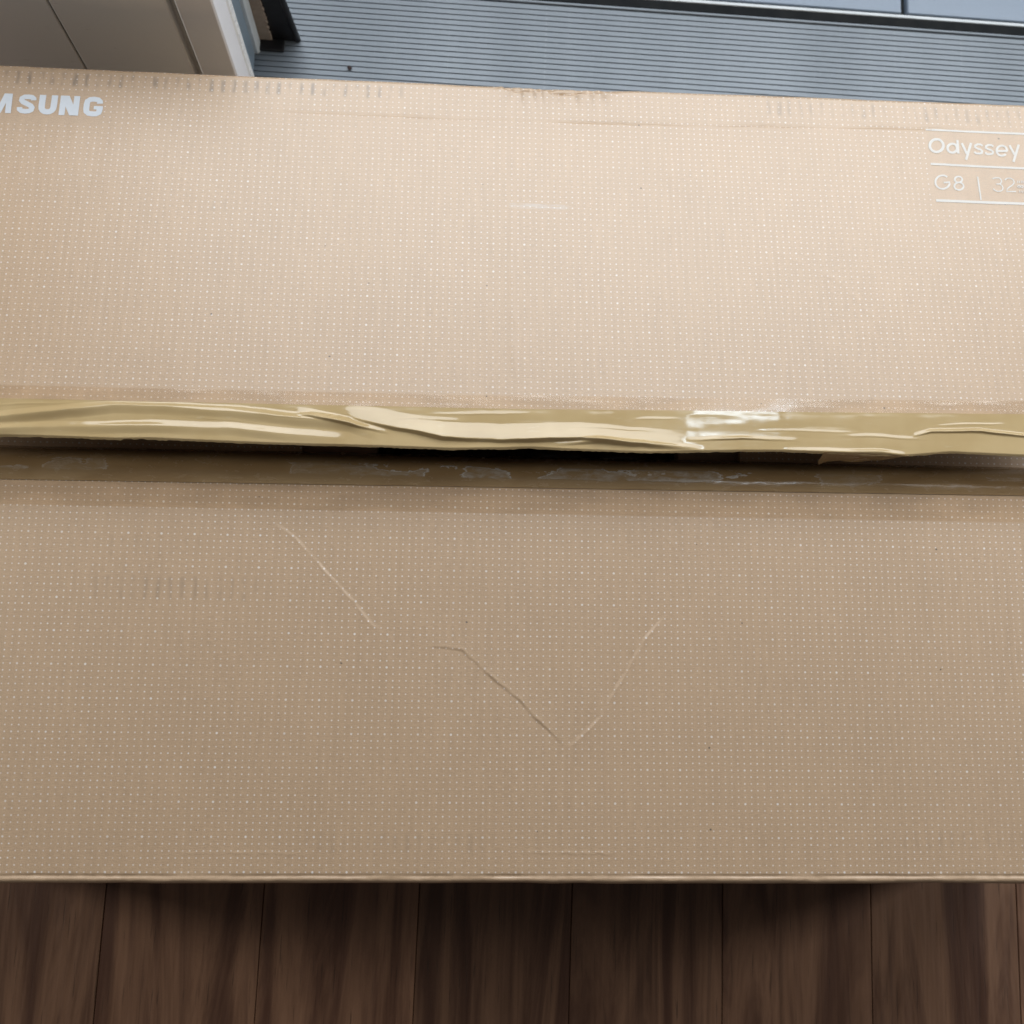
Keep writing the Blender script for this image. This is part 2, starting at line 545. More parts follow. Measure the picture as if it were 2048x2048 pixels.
def rear_bump(a, b):
    """relief of the rear flap in metres"""
    h = .0010 * vnoise(a * 6, b * 6, 21) + .00022 * vnoise(a * 38, b * 9, 22) + .00010 * vnoise(a * 150, b * 45, 23)
    h = h + crease(a, b, [(.16, .0930), (.234, .0924), (.338, .0913), (.52, .0932), (.748, .0993), (.86, .1010)], -.00060, .0008, .00035)
    h = h + crease(a, b, [(.3815, .1274), (.3843, .1225), (.3970, .1201), (.4141, .1224), (.428, .1232)], -.0030, .0011, .0028)
    h = h + crease(a, b, [(.4195, .1205), (.4311, .1183), (.4504, .1212), (.4828, .1242)], -.0030, .0011, .0028)
    h = h + crease(a, b, [(.389, .02), (.3905, -.08), (.391, -.15)], .00042, .0026)
    h = h + crease(a, b, [(.5247, .10), (.520, .04), (.517, -.05)], -.00042, .0026)
    h = h + crease(a, b, [(.60, -.02), (.66, -.05), (.70, -.10)], .00015, .0030)
    h = h + .0004 * vnoise(a * 14, b * 2.5, 24)
    return h


RH = .0045


def rear_hinge(a):
    return np.interp(a, [-.2, -.034, .39, .84, 1.0], [.1277, .1274, .1269, .1293, .1300]) - RH + .0007 * vnoise(a * 14, a * 0, 31) + .0005 * vnoise(a * 60, a * 0, 32)


def rear_pos(a, b, off=0.0):
    bh = rear_hinge(a)
    s = np.clip(b - bh, 0, None)
    ph = np.clip(s / RH, 0, math.pi / 2)
    extra = np.clip(s - RH * math.pi / 2, 0, None)
    bb = np.minimum(b, bh) + (RH + off) * np.sin(ph)
    h = rear_bump(a, np.minimum(b, bh + .0015)) * np.cos(ph) + (RH + off) * np.cos(ph) - RH
    return rear(a, bb, h, extra)


def front_edge(x):
    return .3175 + .0006 * vnoise(x * 30, x * 0, 41) + .0015 * (x - .35)


def front_bump(x, y):
    h = .0011 * vnoise(x * 5 + 3, y * 5, 51) + .00022 * vnoise(x * 38, y * 9, 52) + .00010 * vnoise(x * 150, y * 45, 53)
    h = h + crease(x, y, [(.1568, .2621), (.1766, .2488), (.1966, .2277), (.2205, .2029), (.2344, .1858), (.2501, .1727)], .00034, .0010, .00030)
    h = h + crease(x, y, [(.2789, .1673), (.3, .1649), (.3077, .1639), (.3329, .1414), (.3522, .1265), (.3657, .1116), (.3890, .0915)], .00052, .0009, -.00040)
    h = h + crease(x, y, [(.3870, .0900), (.3945, .095), (.4137, .1139), (.4294, .1405), (.4492, .1733), (.4692, .1969)], .00046, .0010, .00042)
    h = h + crease(x, y, [(.257, .27), (.2557, .1747), (.2536, .0519)], -.00045, .0022)
    h = h + crease(x, y, [(.46, .262), (.475, .245), (.49, .20)], .00016, .0015)
    h = h + crease(x, y, [(.3907, .0727), (.3793, .0451)], .00025, .0014)
    h = h + crease(x, y, [(.355, .0145), (.39, .0140), (.4284, .0136)], .00035, .0009)
    h = h + crease(x, y, [(.10, .0135), (.13, .0138), (.20, .0126)], .00020, .0009)
    h = h + .0003 * np.exp(-((y + .0060) / .0016) ** 2) - .0006 * (1 + 1.4 * vnoise(x * 35, x * 0, 64)) * np.exp(-((y + .0026 + .0004 * vnoise(x * 40, x * 0, 60)) / .0009) ** 2)
    h = h + (.0011 * vnoise(x * 55, y * 90, 61) + .0007 * vnoise(x * 190, y * 260, 65)) * np.exp(-((y + .006) / .004) ** 2)
    h = h + .0004 * vnoise(x * 14, y * 2.5, 54)
    return h


def front_sag(x, y):
    return -.0120 * (np.clip(y - .2965, 0, None) / .021) ** 2


FH = .0046


def front_hinge(x):
    return -.0037 + .0010 * vnoise(x * 9, x * 0, 62) + .0006 * vnoise(x * 45, x * 0, 63)


def front_pos(x, y, off=0.0):
    yh = front_hinge(x)
    s = np.clip(yh - y, 0, None)
    ph = np.clip(s / FH, 0, math.pi / 2)
    extra = np.clip(s - FH * math.pi / 2, 0, None)
    yy = np.maximum(y, yh) - (FH + off) * np.sin(ph)
    h = front_bump(x, y) * np.cos(ph) + (FH + off) * np.cos(ph) - FH + front_sag(x, y)
    return np.stack([x, yy, Z0 + h - extra], -1)


def sheet(name, fn, us, vs, thick, uvf, mats, parent, fine_v=None):
    """board sheet: fine top face, coarse underside and a strip for the cut edges"""
    U, V = np.meshgrid(us, np.linspace(0, 1, vs), indexing='ij')
    A, B = uvf(U, V)
    P = fn(A, B)
    nu, nv = P.shape[:2]
    du = np.gradient(P, axis=0); dv = np.gradient(P, axis=1)
    N = np.cross(du, dv); N /= np.linalg.norm(N, axis=2, keepdims=True) + 1e-12
    UVp = np.stack([A / S, B / S], -1)
    V_, F_, T_, M_ = [P.reshape(-1, 3)], [grid_faces(nu, nv)], [UVp.reshape(-1, 2)], [np.zeros((nu - 1) * (nv - 1), int)]
    off = nu * nv
    iu = np.unique(np.r_[np.arange(0, nu, 6), nu - 1]); iv = np.unique(np.r_[np.arange(0, nv, 4), nv - 1])
    Q = (P - N * thick)[np.ix_(iu, iv)]
    f = grid_faces(len(iu), len(iv), off)[:, ::-1]
    V_.append(Q.reshape(-1, 3)); F_.append(f); T_.append(UVp[np.ix_(iu, iv)].reshape(-1, 2)); M_.append(np.ones(len(f), int))
    off += len(iu) * len(iv)
    for (p, n_, t_) in ((P[:, 0], N[:, 0], UVp[:, 0]), (P[::-1, -1], N[::-1, -1], UVp[::-1, -1]), (P[0, ::-1], N[0, ::-1], UVp[0, ::-1]), (P[-1], N[-1], UVp[-1])):
        W = np.stack([p - n_ * thick, p], 1)
        f = grid_faces(len(p), 2, off)
        V_.append(W.reshape(-1, 3)); F_.append(f); T_.append(np.repeat(t_, 2, 0)); M_.append(np.full(len(f), 1))
        off += len(p) * 2
    v = np.concatenate(V_) - BO
    me = np_mesh(name, v, np.concatenate(F_), np.concatenate(T_), np.concatenate(M_))
    return link(name, me, mats, parent)


def film(name, fn, us, nvs, uvf, mats, parent):
    """thin tape: one skin with both faces a hair apart"""
    U, V = np.meshgrid(us, np.linspace(0, 1, nvs), indexing='ij')
    A, B = uvf(U, V)
    P = fn(A, B)
    nu, nv = P.shape[:2]
    uvp = np.stack([A, B], -1).reshape(-1, 2)
    me = np_mesh(name, P.reshape(-1, 3) - BO, grid_faces(nu, nv), uvp)
    return link(name, me, mats, parent)


M_rear = kraft_printed('printed_kraft_rear', [(-30, 10.9, 14.85, 20.55), (149.2, 200, 4.35, 20.1)],
                       [(-25, 62, 21.3, 24.6, .62), (118, 190, 21.0, 24.8, .34), (24, 36, -1, 2, .16), (150, 185, -14, -10, .08)], 1.0, (77.3, 88.2, 1.5, 2.8), .48)
M_front = kraft_printed('printed_kraft_front', [(-60, 300, -9, -.4)],
                        [(2, 34, 39.5, 43.8, .24), (0, 25, 46, 50, .12), (36, 70, 2.5, 6, .14), (125, 168, 3, 6.5, .12)], 1.2)
M_kraft = plain('plain_kraft', (.40, .30, .20), .7, .25, var=.14, vs=40.0, stretch=(1, .2, 1), bump=.2, bscale=500.0)

rear_flap = sheet('rear_flap', rear_pos, np.linspace(XL - FX, XR - FX, 1050), 380, .0040,
                  lambda U, V: (U, (1 - V) * (rear_edge(U) + .0012) + V * (rear_hinge(U) + RH * math.pi / 2 + .010)), [M_rear, M_kraft], box)
front_flap = sheet('front_flap', front_pos, np.linspace(XL, XR, 1050), 380, .0036,
                   lambda U, V: (U, (1 - V) * (front_hinge(U) - FH * math.pi / 2 - .010) + V * front_edge(U)), [M_front, M_kraft], box)


def wall_prism(name, p0, p1, thick, z0, z1, mat):
    (x0, y0), (x1, y1) = p0, p1
    l = math.hypot(x1 - x0, y1 - y0)
    nx, ny = -(y1 - y0) / l * thick, (x1 - x0) / l * thick
    v = []
    for z in (z0, z1):
        v += [(x0, y0, z), (x1, y1, z), (x1 + nx, y1 + ny, z), (x0 + nx, y0 + ny, z)]
    f = [(0, 3, 2, 1), (4, 5, 6, 7), (0, 1, 5, 4), (1, 2, 6, 5), (2, 3, 7, 6), (3, 0, 4, 7)]
    return link(name, mesh(name, np.array(v) - BO, f), [mat], box)


YF, YBL, YBR = -.0078, .6388, .6452
wall_prism('side_panel', (XL + .0006, YF), (XR - .0006, YF), .0040, .002, Z0 - .0085, M_kraft)
wall_prism('side_panel', (XR - .0006, YBR), (XL + .0006, YBL), .0040, .002, Z0 - .0150, M_kraft)
wall_prism('end_panel', (XL, YBL - .0045), (XL, YF + .0045), .0040, .002, Z0 - .0160, M_kraft)
wall_prism('end_panel', (XR, YF + .0045), (XR, YBR - .0045), .0040, .002, Z0 - .0160, M_kraft)
link('bottom_panel', mesh('bottom_panel', np.array([(XL + .005, YF + .005, .003), (XR - .005, YF + .005, .003), (XR - .005, YBL - .005, .003), (XL + .005, YBL - .005, .003)]) - BO, [(0, 1, 2, 3)]), [M_kraft], box)
# short end flaps folded in under the long ones
for a, b in ((XL + .006, .176), (.534, XR - .006)):
    sheet('end_flap', lambda A, B: np.stack([A, B, Z0 - .0225 + .0012 * vnoise(A * 8, B * 8, 70)], -1), np.linspace(a, b, 40), 60, .004,
          lambda U, V: (U, .002 + V * .630), [M_front, M_kraft], box)

# ------------------------------------------------------------------ tape
k = NT('tan_tape')
uvn = k.n('ShaderNodeUVMap'); uvn.uv_map = 'UVMap'
n1 = k.noise(uvn.outputs[0], 18.0, 3.0)
mpt = k.n('ShaderNodeMapping'); mpt.inputs[3].default_value = (1, 4, 1)
k.t.links.new(uvn.outputs[0], mpt.inputs[0])
n2 = k.noise(mpt.outputs[0], 70.0, 3.0)
col = k.mix(k.ramp(n1, .35, .65), (.42, .312, .160), (.46, .350, .190))
col = k.mix(k.mul(k.ramp(n2, .62, .74), .25), col, (.52, .44, .30))
M_tape = k.set(color=col, rough=k.ramp(n2, .3, .7, .06, .11), spec=.6, normal=k.bump(n1, .05, .0008))

k = NT('tan_tape_painted_sheen')
uvn = k.n('ShaderNodeUVMap'); uvn.uv_map = 'UVMap'
sp = k.n('ShaderNodeSeparateXYZ'); k.t.links.new(uvn.outputs[0], sp.inputs[0])
mpt = k.n('ShaderNodeMapping'); mpt.inputs[3].default_value = (1, 2.6, 1)
k.t.links.new(uvn.outputs[0], mpt.inputs[0])
n1 = k.noise(mpt.outputs[0], 16.0, 2.0, .4, .6)
n2 = k.noise(mpt.outputs[0], 70.0, 4.0, .65, .5)
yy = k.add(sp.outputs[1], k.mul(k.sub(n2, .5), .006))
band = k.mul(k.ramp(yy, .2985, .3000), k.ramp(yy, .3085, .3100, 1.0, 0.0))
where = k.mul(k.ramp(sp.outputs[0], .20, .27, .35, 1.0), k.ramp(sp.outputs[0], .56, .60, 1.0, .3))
patch = k.mul(k.mul(band, where), k.ramp(k.add(n1, k.mul(k.sub(n2, .5), .35)), .53, .55))  # grey patches painted in for reflections on the tape beside the slit
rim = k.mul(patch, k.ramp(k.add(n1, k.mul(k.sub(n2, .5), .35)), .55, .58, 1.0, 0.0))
col = k.mix(k.ramp(n1, .35, .65), (.25, .165, .082), (.29, .20, .105))
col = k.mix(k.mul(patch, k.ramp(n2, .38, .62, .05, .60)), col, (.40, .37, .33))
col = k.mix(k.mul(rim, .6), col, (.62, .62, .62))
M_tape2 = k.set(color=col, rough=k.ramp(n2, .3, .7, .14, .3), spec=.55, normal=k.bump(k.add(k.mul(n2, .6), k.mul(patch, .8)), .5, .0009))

k = NT('clear_tape')
uvn = k.n('ShaderNodeUVMap'); uvn.uv_map = 'UVMap'
mpt = k.n('ShaderNodeMapping'); mpt.inputs[3].default_value = (1, 3, 1)
k.t.links.new(uvn.outputs[0], mpt.inputs[0])
n1 = k.noise(mpt.outputs[0], 22.0, 1.5, .5)
n2 = k.noise(mpt.outputs[0], 420.0, 3.0, .6)
tr = k.n('ShaderNodeBsdfTransparent'); tr.inputs[0].default_value = (.985, .955, .91, 1)
gl = k.n('ShaderNodeBsdfGlossy'); gl.inputs['Roughness'].default_value = .13
k.put(gl.inputs['Normal'], k.bump(n1, .40, .0012))
lw = k.n('ShaderNodeLayerWeight'); lw.inputs[0].default_value = .5
frs = k.add(.05, k.mul(k.math('POWER', lw.outputs['Facing'], 5.0), .8))
mx = k.n('ShaderNodeMixShader')
k.put(mx.inputs[0], k.mul(frs, k.ramp(n1, .40, .62, .25, 1.3)))
k.t.links.new(tr.outputs[0], mx.inputs[1]); k.t.links.new(gl.outputs[0], mx.inputs[2])
k.t.links.new(mx.outputs[0], k.out.inputs[0])
M_clear = k.m


def ridge(a, b, pts, amps, wu, wl, lin=False):
    xs = [p[0] for p in pts]
    c = np.interp(a, xs, [p[1] for p in pts]) + .0012 * vnoise(a * 28, a * 0, 81) + .0004 * vnoise(a * 110, a * 0, 80)
    A = np.interp(a, xs, amps, left=0, right=0)
    d = b - c
    if lin:
        up = np.clip(1 - d / wu, 0, 1)
    else:
        up = 1 - sstep(0, wu, d)
    dn = 1 - sstep(0, wl, -d)
    if lin:
        dn = .5 * dn + .5 * np.clip(1 + d / wl, 0, 1)
        up = .65 * up + .35 * (1 - sstep(0, wu, d))
    return A * (1 + 1.1 * vnoise(a * 19, b * 40, 79)) * np.where(d > 0, up, dn)


def rear_tape_lift(a, b):
    h = ridge(a, b, [(-.10, -.186), (.0054, -.1841), (.0451, -.1792), (.0887, -.1729), (.126, -.1732), (.201, -.1775), (.266, -.1841), (.289, -.1909)],
              [.0024, .0028, .0034, .0030, .0030, .0028, .0018, 0], .0055, .0065, True)
    h = h + ridge(a, b, [(-.10, -.194), (.0065, -.1932), (.061, -.1908), (.116, -.1888), (.176, -.1894), (.266, -.1963)],
                  [.0014, .0020, .0022, .0026, .0024, 0], .0050, .0060, True)
    h = h + ridge(a, b, [(.225, -.1765), (.2353, -.1780), (.2658, -.1841), (.2964, -.1895)], [0, .0022, .0026, 0], .0060, .0018, True)
    h = h + ridge(a, b, [(.262, -.1772), (.2713, -.1791), (.3039, -.1866), (.3365, -.1931), (.3806, -.1938), (.4425, -.1912), (.4814, -.1949), (.535, -.1965)],
                  [0, .0012, .0030, .0044, .0044, .0034, .0022, 0], .0135, .0022, True)
    h = h + ridge(a, b, [(.42, -.1960), (.455, -.1935), (.50, -.1965), (.54, -.198)], [0, .0022, .0018, 0], .0040, .0025)
    h = h + ridge(a, b, [(.525, -.1910), (.568, -.1881), (.616, -.1895)], [0, .0016, 0], .0030, .0012)
    h = h + ridge(a, b, [(.7068, -.1835), (.7214, -.1795), (.7623, -.1786), (.7979, -.1815), (.86, -.183)], [0, .0018, .0020, .0012, .0010], .0032, .0011)
    h = h + ridge(a, b, [(.60, -.1975), (.63, -.1975), (.68, -.198), (.70, -.199)], [0, .0014, .0014, 0], .0030, .002)
    wr = np.random.default_rng(17)
    for q in range(13):
        c0 = -.09 + .96 * (q + wr.random()) / 13
        L = .012 + .035 * wr.random()
        b0 = -.1725 - .022 * wr.random()
        sl = (wr.random() - .6) * .16
        A0 = .00020 + .00035 * wr.random() ** 2
        h = h + ridge(a, b, [(c0 - L, b0 + sl * L), (c0 - L * .3, b0 + sl * L * .3 + .0004), (c0 + L * .4, b0 - sl * L * .4), (c0 + L, b0 - sl * L)],
                      [0, A0, A0 * .8, 0], .0012 + .0025 * wr.random(), .0006 + .0009 * wr.random(), True)
    h = h + .00005 * vnoise(a * 90, b * 260, 82) + .00025 * np.abs(vnoise(a * 22, b * 110, 83))
    return h


def tape_top(a):
    return np.interp(a, [-.2, .0035, .39, .80, 1.0], [-.1690, -.1689, -.1681, -.1630, -.1620])


def rear_tape_pos(a, b):
    near = sstep(0, .004, tape_top(a) - b)
    e = rear_edge(a)
    over = np.clip(e + .0010 - b, 0, None)
    return rear_pos(a, b) + (rear(a, b, .00060 + rear_tape_lift(a, b) * near * .78) - rear(a, b, 0.0)) - np.stack([over * 0, over * 0, over * .9], -1)


us = np.linspace(XL - FX + .001, XR - FX - .001, 1300)
rag = .0009 * vnoise(us * 120, us * 0, 84) + .0007 * vnoise(us * 420, us * 0, 85)
frayed = sstep(.02, -.01, us) + np.exp(-((us - .105) / .022) ** 2)
rag = rag * (.5 + 1.4 * frayed)
film('tan_tape', rear_tape_pos, us, 84, lambda U, V: (U, (1 - V) * (rear_edge(U) - .0006 + rag[:, None]) + V * tape_top(U)), [M_tape], rear_flap)
film('clear_tape', lambda a, b: rear(a, b, .00042 + .0010 * vnoise(a * 6, b * 6, 21) + .0004 * vnoise(a * 14, b * 2.5, 24) + .00022 * vnoise(a * 38, b * 9, 22)), np.linspace(XL - FX + .001, XR - FX - .001, 300), 16,
     lambda U, V: (U, tape_top(U) - .004 + V * (.0150 + .0006 * (U - .3))), [M_clear], rear_flap)
# torn shred of tape hanging into the slit
sa = np.linspace(.634, .702, 30)
hang = np.interp(sa, [.634, .636, .640, .650, .665, .680, .702], [.018, .027, .019, .017, .017, .013, .001])
nshr = 10
Vv = np.linspace(0, 1, nshr)[None, :]
e0 = rear_edge(sa)[:, None]
P = rear(np.repeat(sa[:, None], nshr, 1), e0 + .0004 - .0045 * np.sin(Vv * 1.3) * hang[:, None] / .02, 0.0006) + 0
P[:, :, 2] -= hang[:, None] * Vv ** 1.1 * .8
P[:, :, 1] += .0010 * vnoise(sa[:, None] * 120, Vv * 3, 90)
uvp = np.stack([np.repeat(sa[:, None], nshr, 1), e0 - hang[:, None] * Vv], -1)
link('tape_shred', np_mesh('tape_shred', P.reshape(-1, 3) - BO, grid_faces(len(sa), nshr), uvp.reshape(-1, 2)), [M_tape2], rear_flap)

tape_low = lambda x: .2908 + .0048 * (x - .15) + .0
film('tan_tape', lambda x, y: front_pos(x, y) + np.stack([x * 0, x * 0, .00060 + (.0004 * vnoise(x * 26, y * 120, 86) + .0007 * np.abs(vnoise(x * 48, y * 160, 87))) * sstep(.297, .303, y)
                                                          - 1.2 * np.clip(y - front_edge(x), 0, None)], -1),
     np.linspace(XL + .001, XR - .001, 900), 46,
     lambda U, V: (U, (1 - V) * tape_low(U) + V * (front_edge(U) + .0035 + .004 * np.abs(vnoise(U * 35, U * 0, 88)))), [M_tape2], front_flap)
film('clear_tape', lambda x, y: np.stack([x, y, Z0 + .00042 + .0011 * vnoise(x * 5 + 3, y * 5, 51) + .0004 * vnoise(x * 14, y * 2.5, 54) + .00022 * vnoise(x * 38, y * 9, 52)], -1), np.linspace(XL + .001, XR - .001, 300), 16,
     lambda U, V: (U, .2702 + .0022 * U + V * (tape_low(U) + .003 - .2702 - .0022 * U)), [M_clear], front_flap)

# ------------------------------------------------------------------ printed lettering on the rear flap
M_ink = plain('white_ink', (.60, .65, .72), .5, .4, var=.05, vs=300.0)
M_ink2 = plain('pale_ink', (.64, .63, .61), .5, .4, var=.05, vs=300.0)


def ribbon(pts, w, lift):
    pts = np.array(pts, float)
    closed = np.hypot(*(pts[0] - pts[-1])) < 1e-6
    dense = []
    for p, q in zip(pts[:-1], pts[1:]):
        n = max(1, int(np.hypot(*(q - p)) / .003))
        for t in range(n):
            dense.append(p + (q - p) * t / n)
    dense.append(pts[-1])
    p = np.array(dense)
    if closed:
        t = np.roll(p[:-1], -1, 0) - np.roll(p[:-1], 1, 0)
        t = np.vstack([t, t[:1]])
    else:
        t = np.gradient(p, axis=0)
    n = np.stack([-t[:, 1], t[:, 0]], 1)
    n /= np.linalg.norm(n, axis=1, keepdims=True)
    A = np.stack([p - n * w / 2, p + n * w / 2], 1)
    P = rear_pos(A[..., 0], A[..., 1]) + (rear(A[..., 0], A[..., 1], lift) - rear(A[..., 0], A[..., 1], 0.0))
    f = grid_faces(len(p), 2)[:, ::-1]
    return P.reshape(-1, 3) - BO, f


def letter(name, strokes, mat, parent):
    V, F, o = [], [], 0
    for q, (pts, w) in enumerate(strokes):
        if w is None:                        # a four-cornered stroke with square-cut ends: bottom pair, top pair
            t = np.linspace(0, 1, 8)[:, None]
            l = (1 - t) * np.array(pts[0]) + t * np.array(pts[3])
            r_ = (1 - t) * np.array(pts[1]) + t * np.array(pts[2])
            A = np.stack([r_, l], 1)
            lift = .00022 + .00003 * q
            P = rear_pos(A[..., 0], A[..., 1]) + (rear(A[..., 0], A[..., 1], lift) - rear(A[..., 0], A[..., 1], 0.0))
            v, f = P.reshape(-1, 3) - BO, grid_faces(8, 2)
        else:
            v, f = ribbon(pts, w, .00022 + .00003 * q)
        V.append(v); F.append(f + o); o += len(v)
    return link(name, np_mesh(name, np.concatenate(V), np.concatenate(F)), [mat], parent)


CH, B0 = .0186, .0800                        # capital height and baseline of the big word


def glyph(ch, x0, w):
    sw = .0052                               # stem width
    X = lambda t: x0 + t * w
    Y = lambda t: B0 + t * CH
    h = sw / 2
    if ch == 'U':
        r = [(x0 + h, Y(1)), (x0 + h, Y(.42)), (x0 + h * 1.1, Y(.30)), (x0 + h * 1.5, Y(.21)), (x0 + h * 2.1, Y(.155)), (x0 + w / 2, Y(.14))]
        return [(r + [(2 * x0 + w - p[0], p[1]) for p in r[-2::-1]], sw * .98)]
    if ch == 'N':
        return [([(x0 + h * .92, Y(0)), (x0 + h * .92, Y(1))], sw * .92), ([(x0 + w - h * .92, Y(0)), (x0 + w - h * .92, Y(1))], sw * .92),
                ([(x0 + w - sw * 1.35, Y(0)), (x0 + w, Y(0)), (x0 + sw * 1.35, Y(1)), (x0, Y(1))], None)]
    if ch == 'M':
        return [([(x0, Y(0)), (x0 + sw * .88, Y(0)), (x0 + sw, Y(1)), (x0 + sw * .1, Y(1))], None),
                ([(x0 + w - sw * .88, Y(0)), (x0 + w, Y(0)), (x0 + w - sw * .1, Y(1)), (x0 + w - sw, Y(1))], None),
                ([(x0 + w / 2 - sw * .45, Y(0)), (x0 + w / 2 + sw * .45, Y(0)), (x0 + sw * 1.35, Y(1)), (x0 + sw * .4, Y(1))], None),
                ([(x0 + w / 2 - sw * .42, Y(0)), (x0 + w / 2 + sw * .42, Y(0)), (x0 + w - sw * .4, Y(1)), (x0 + w - sw * 1.35, Y(1))], None)]
    if ch == 'A':
        return [([(x0, Y(0)), (x0 + sw, Y(0)), (x0 + w / 2 + .001, Y(1)), (x0 + w / 2 - .003, Y(1))], None), ([(x0 + w - sw, Y(0)), (x0 + w, Y(0)), (x0 + w / 2 + .003, Y(1)), (x0 + w / 2 - .001, Y(1))], None),
                ([(x0 + w * .25, Y(.27)), (x0 + w * .75, Y(.27))], sw * .6)]
    if ch == 'S':
        l = [(.84, .70), (.83, .79), (.74, .855), (.55, .875), (.34, .86), (.21, .79), (.20, .69), (.29, .60), (.50, .52), (.72, .42), (.81, .32),
             (.78, .21), (.66, .145), (.47, .125), (.27, .145), (.16, .22), (.15, .33)]
        return [([(X(p), Y(q)) for p, q in l], sw * .86)]
    if ch == 'G':
        l = [(.83, .66), (.82, .77), (.72, .855), (.52, .88), (.32, .855), (.20, .77), (.175, .62), (.175, .38), (.20, .23), (.32, .145), (.52, .12),
             (.70, .135), (.82, .20), (.84, .30), (.84, .47)]
        return [([(X(p), Y(q)) for p, q in l], sw * .92), ([(X(.55), Y(.445)), (X(1.0), Y(.445))], sw * .62)]


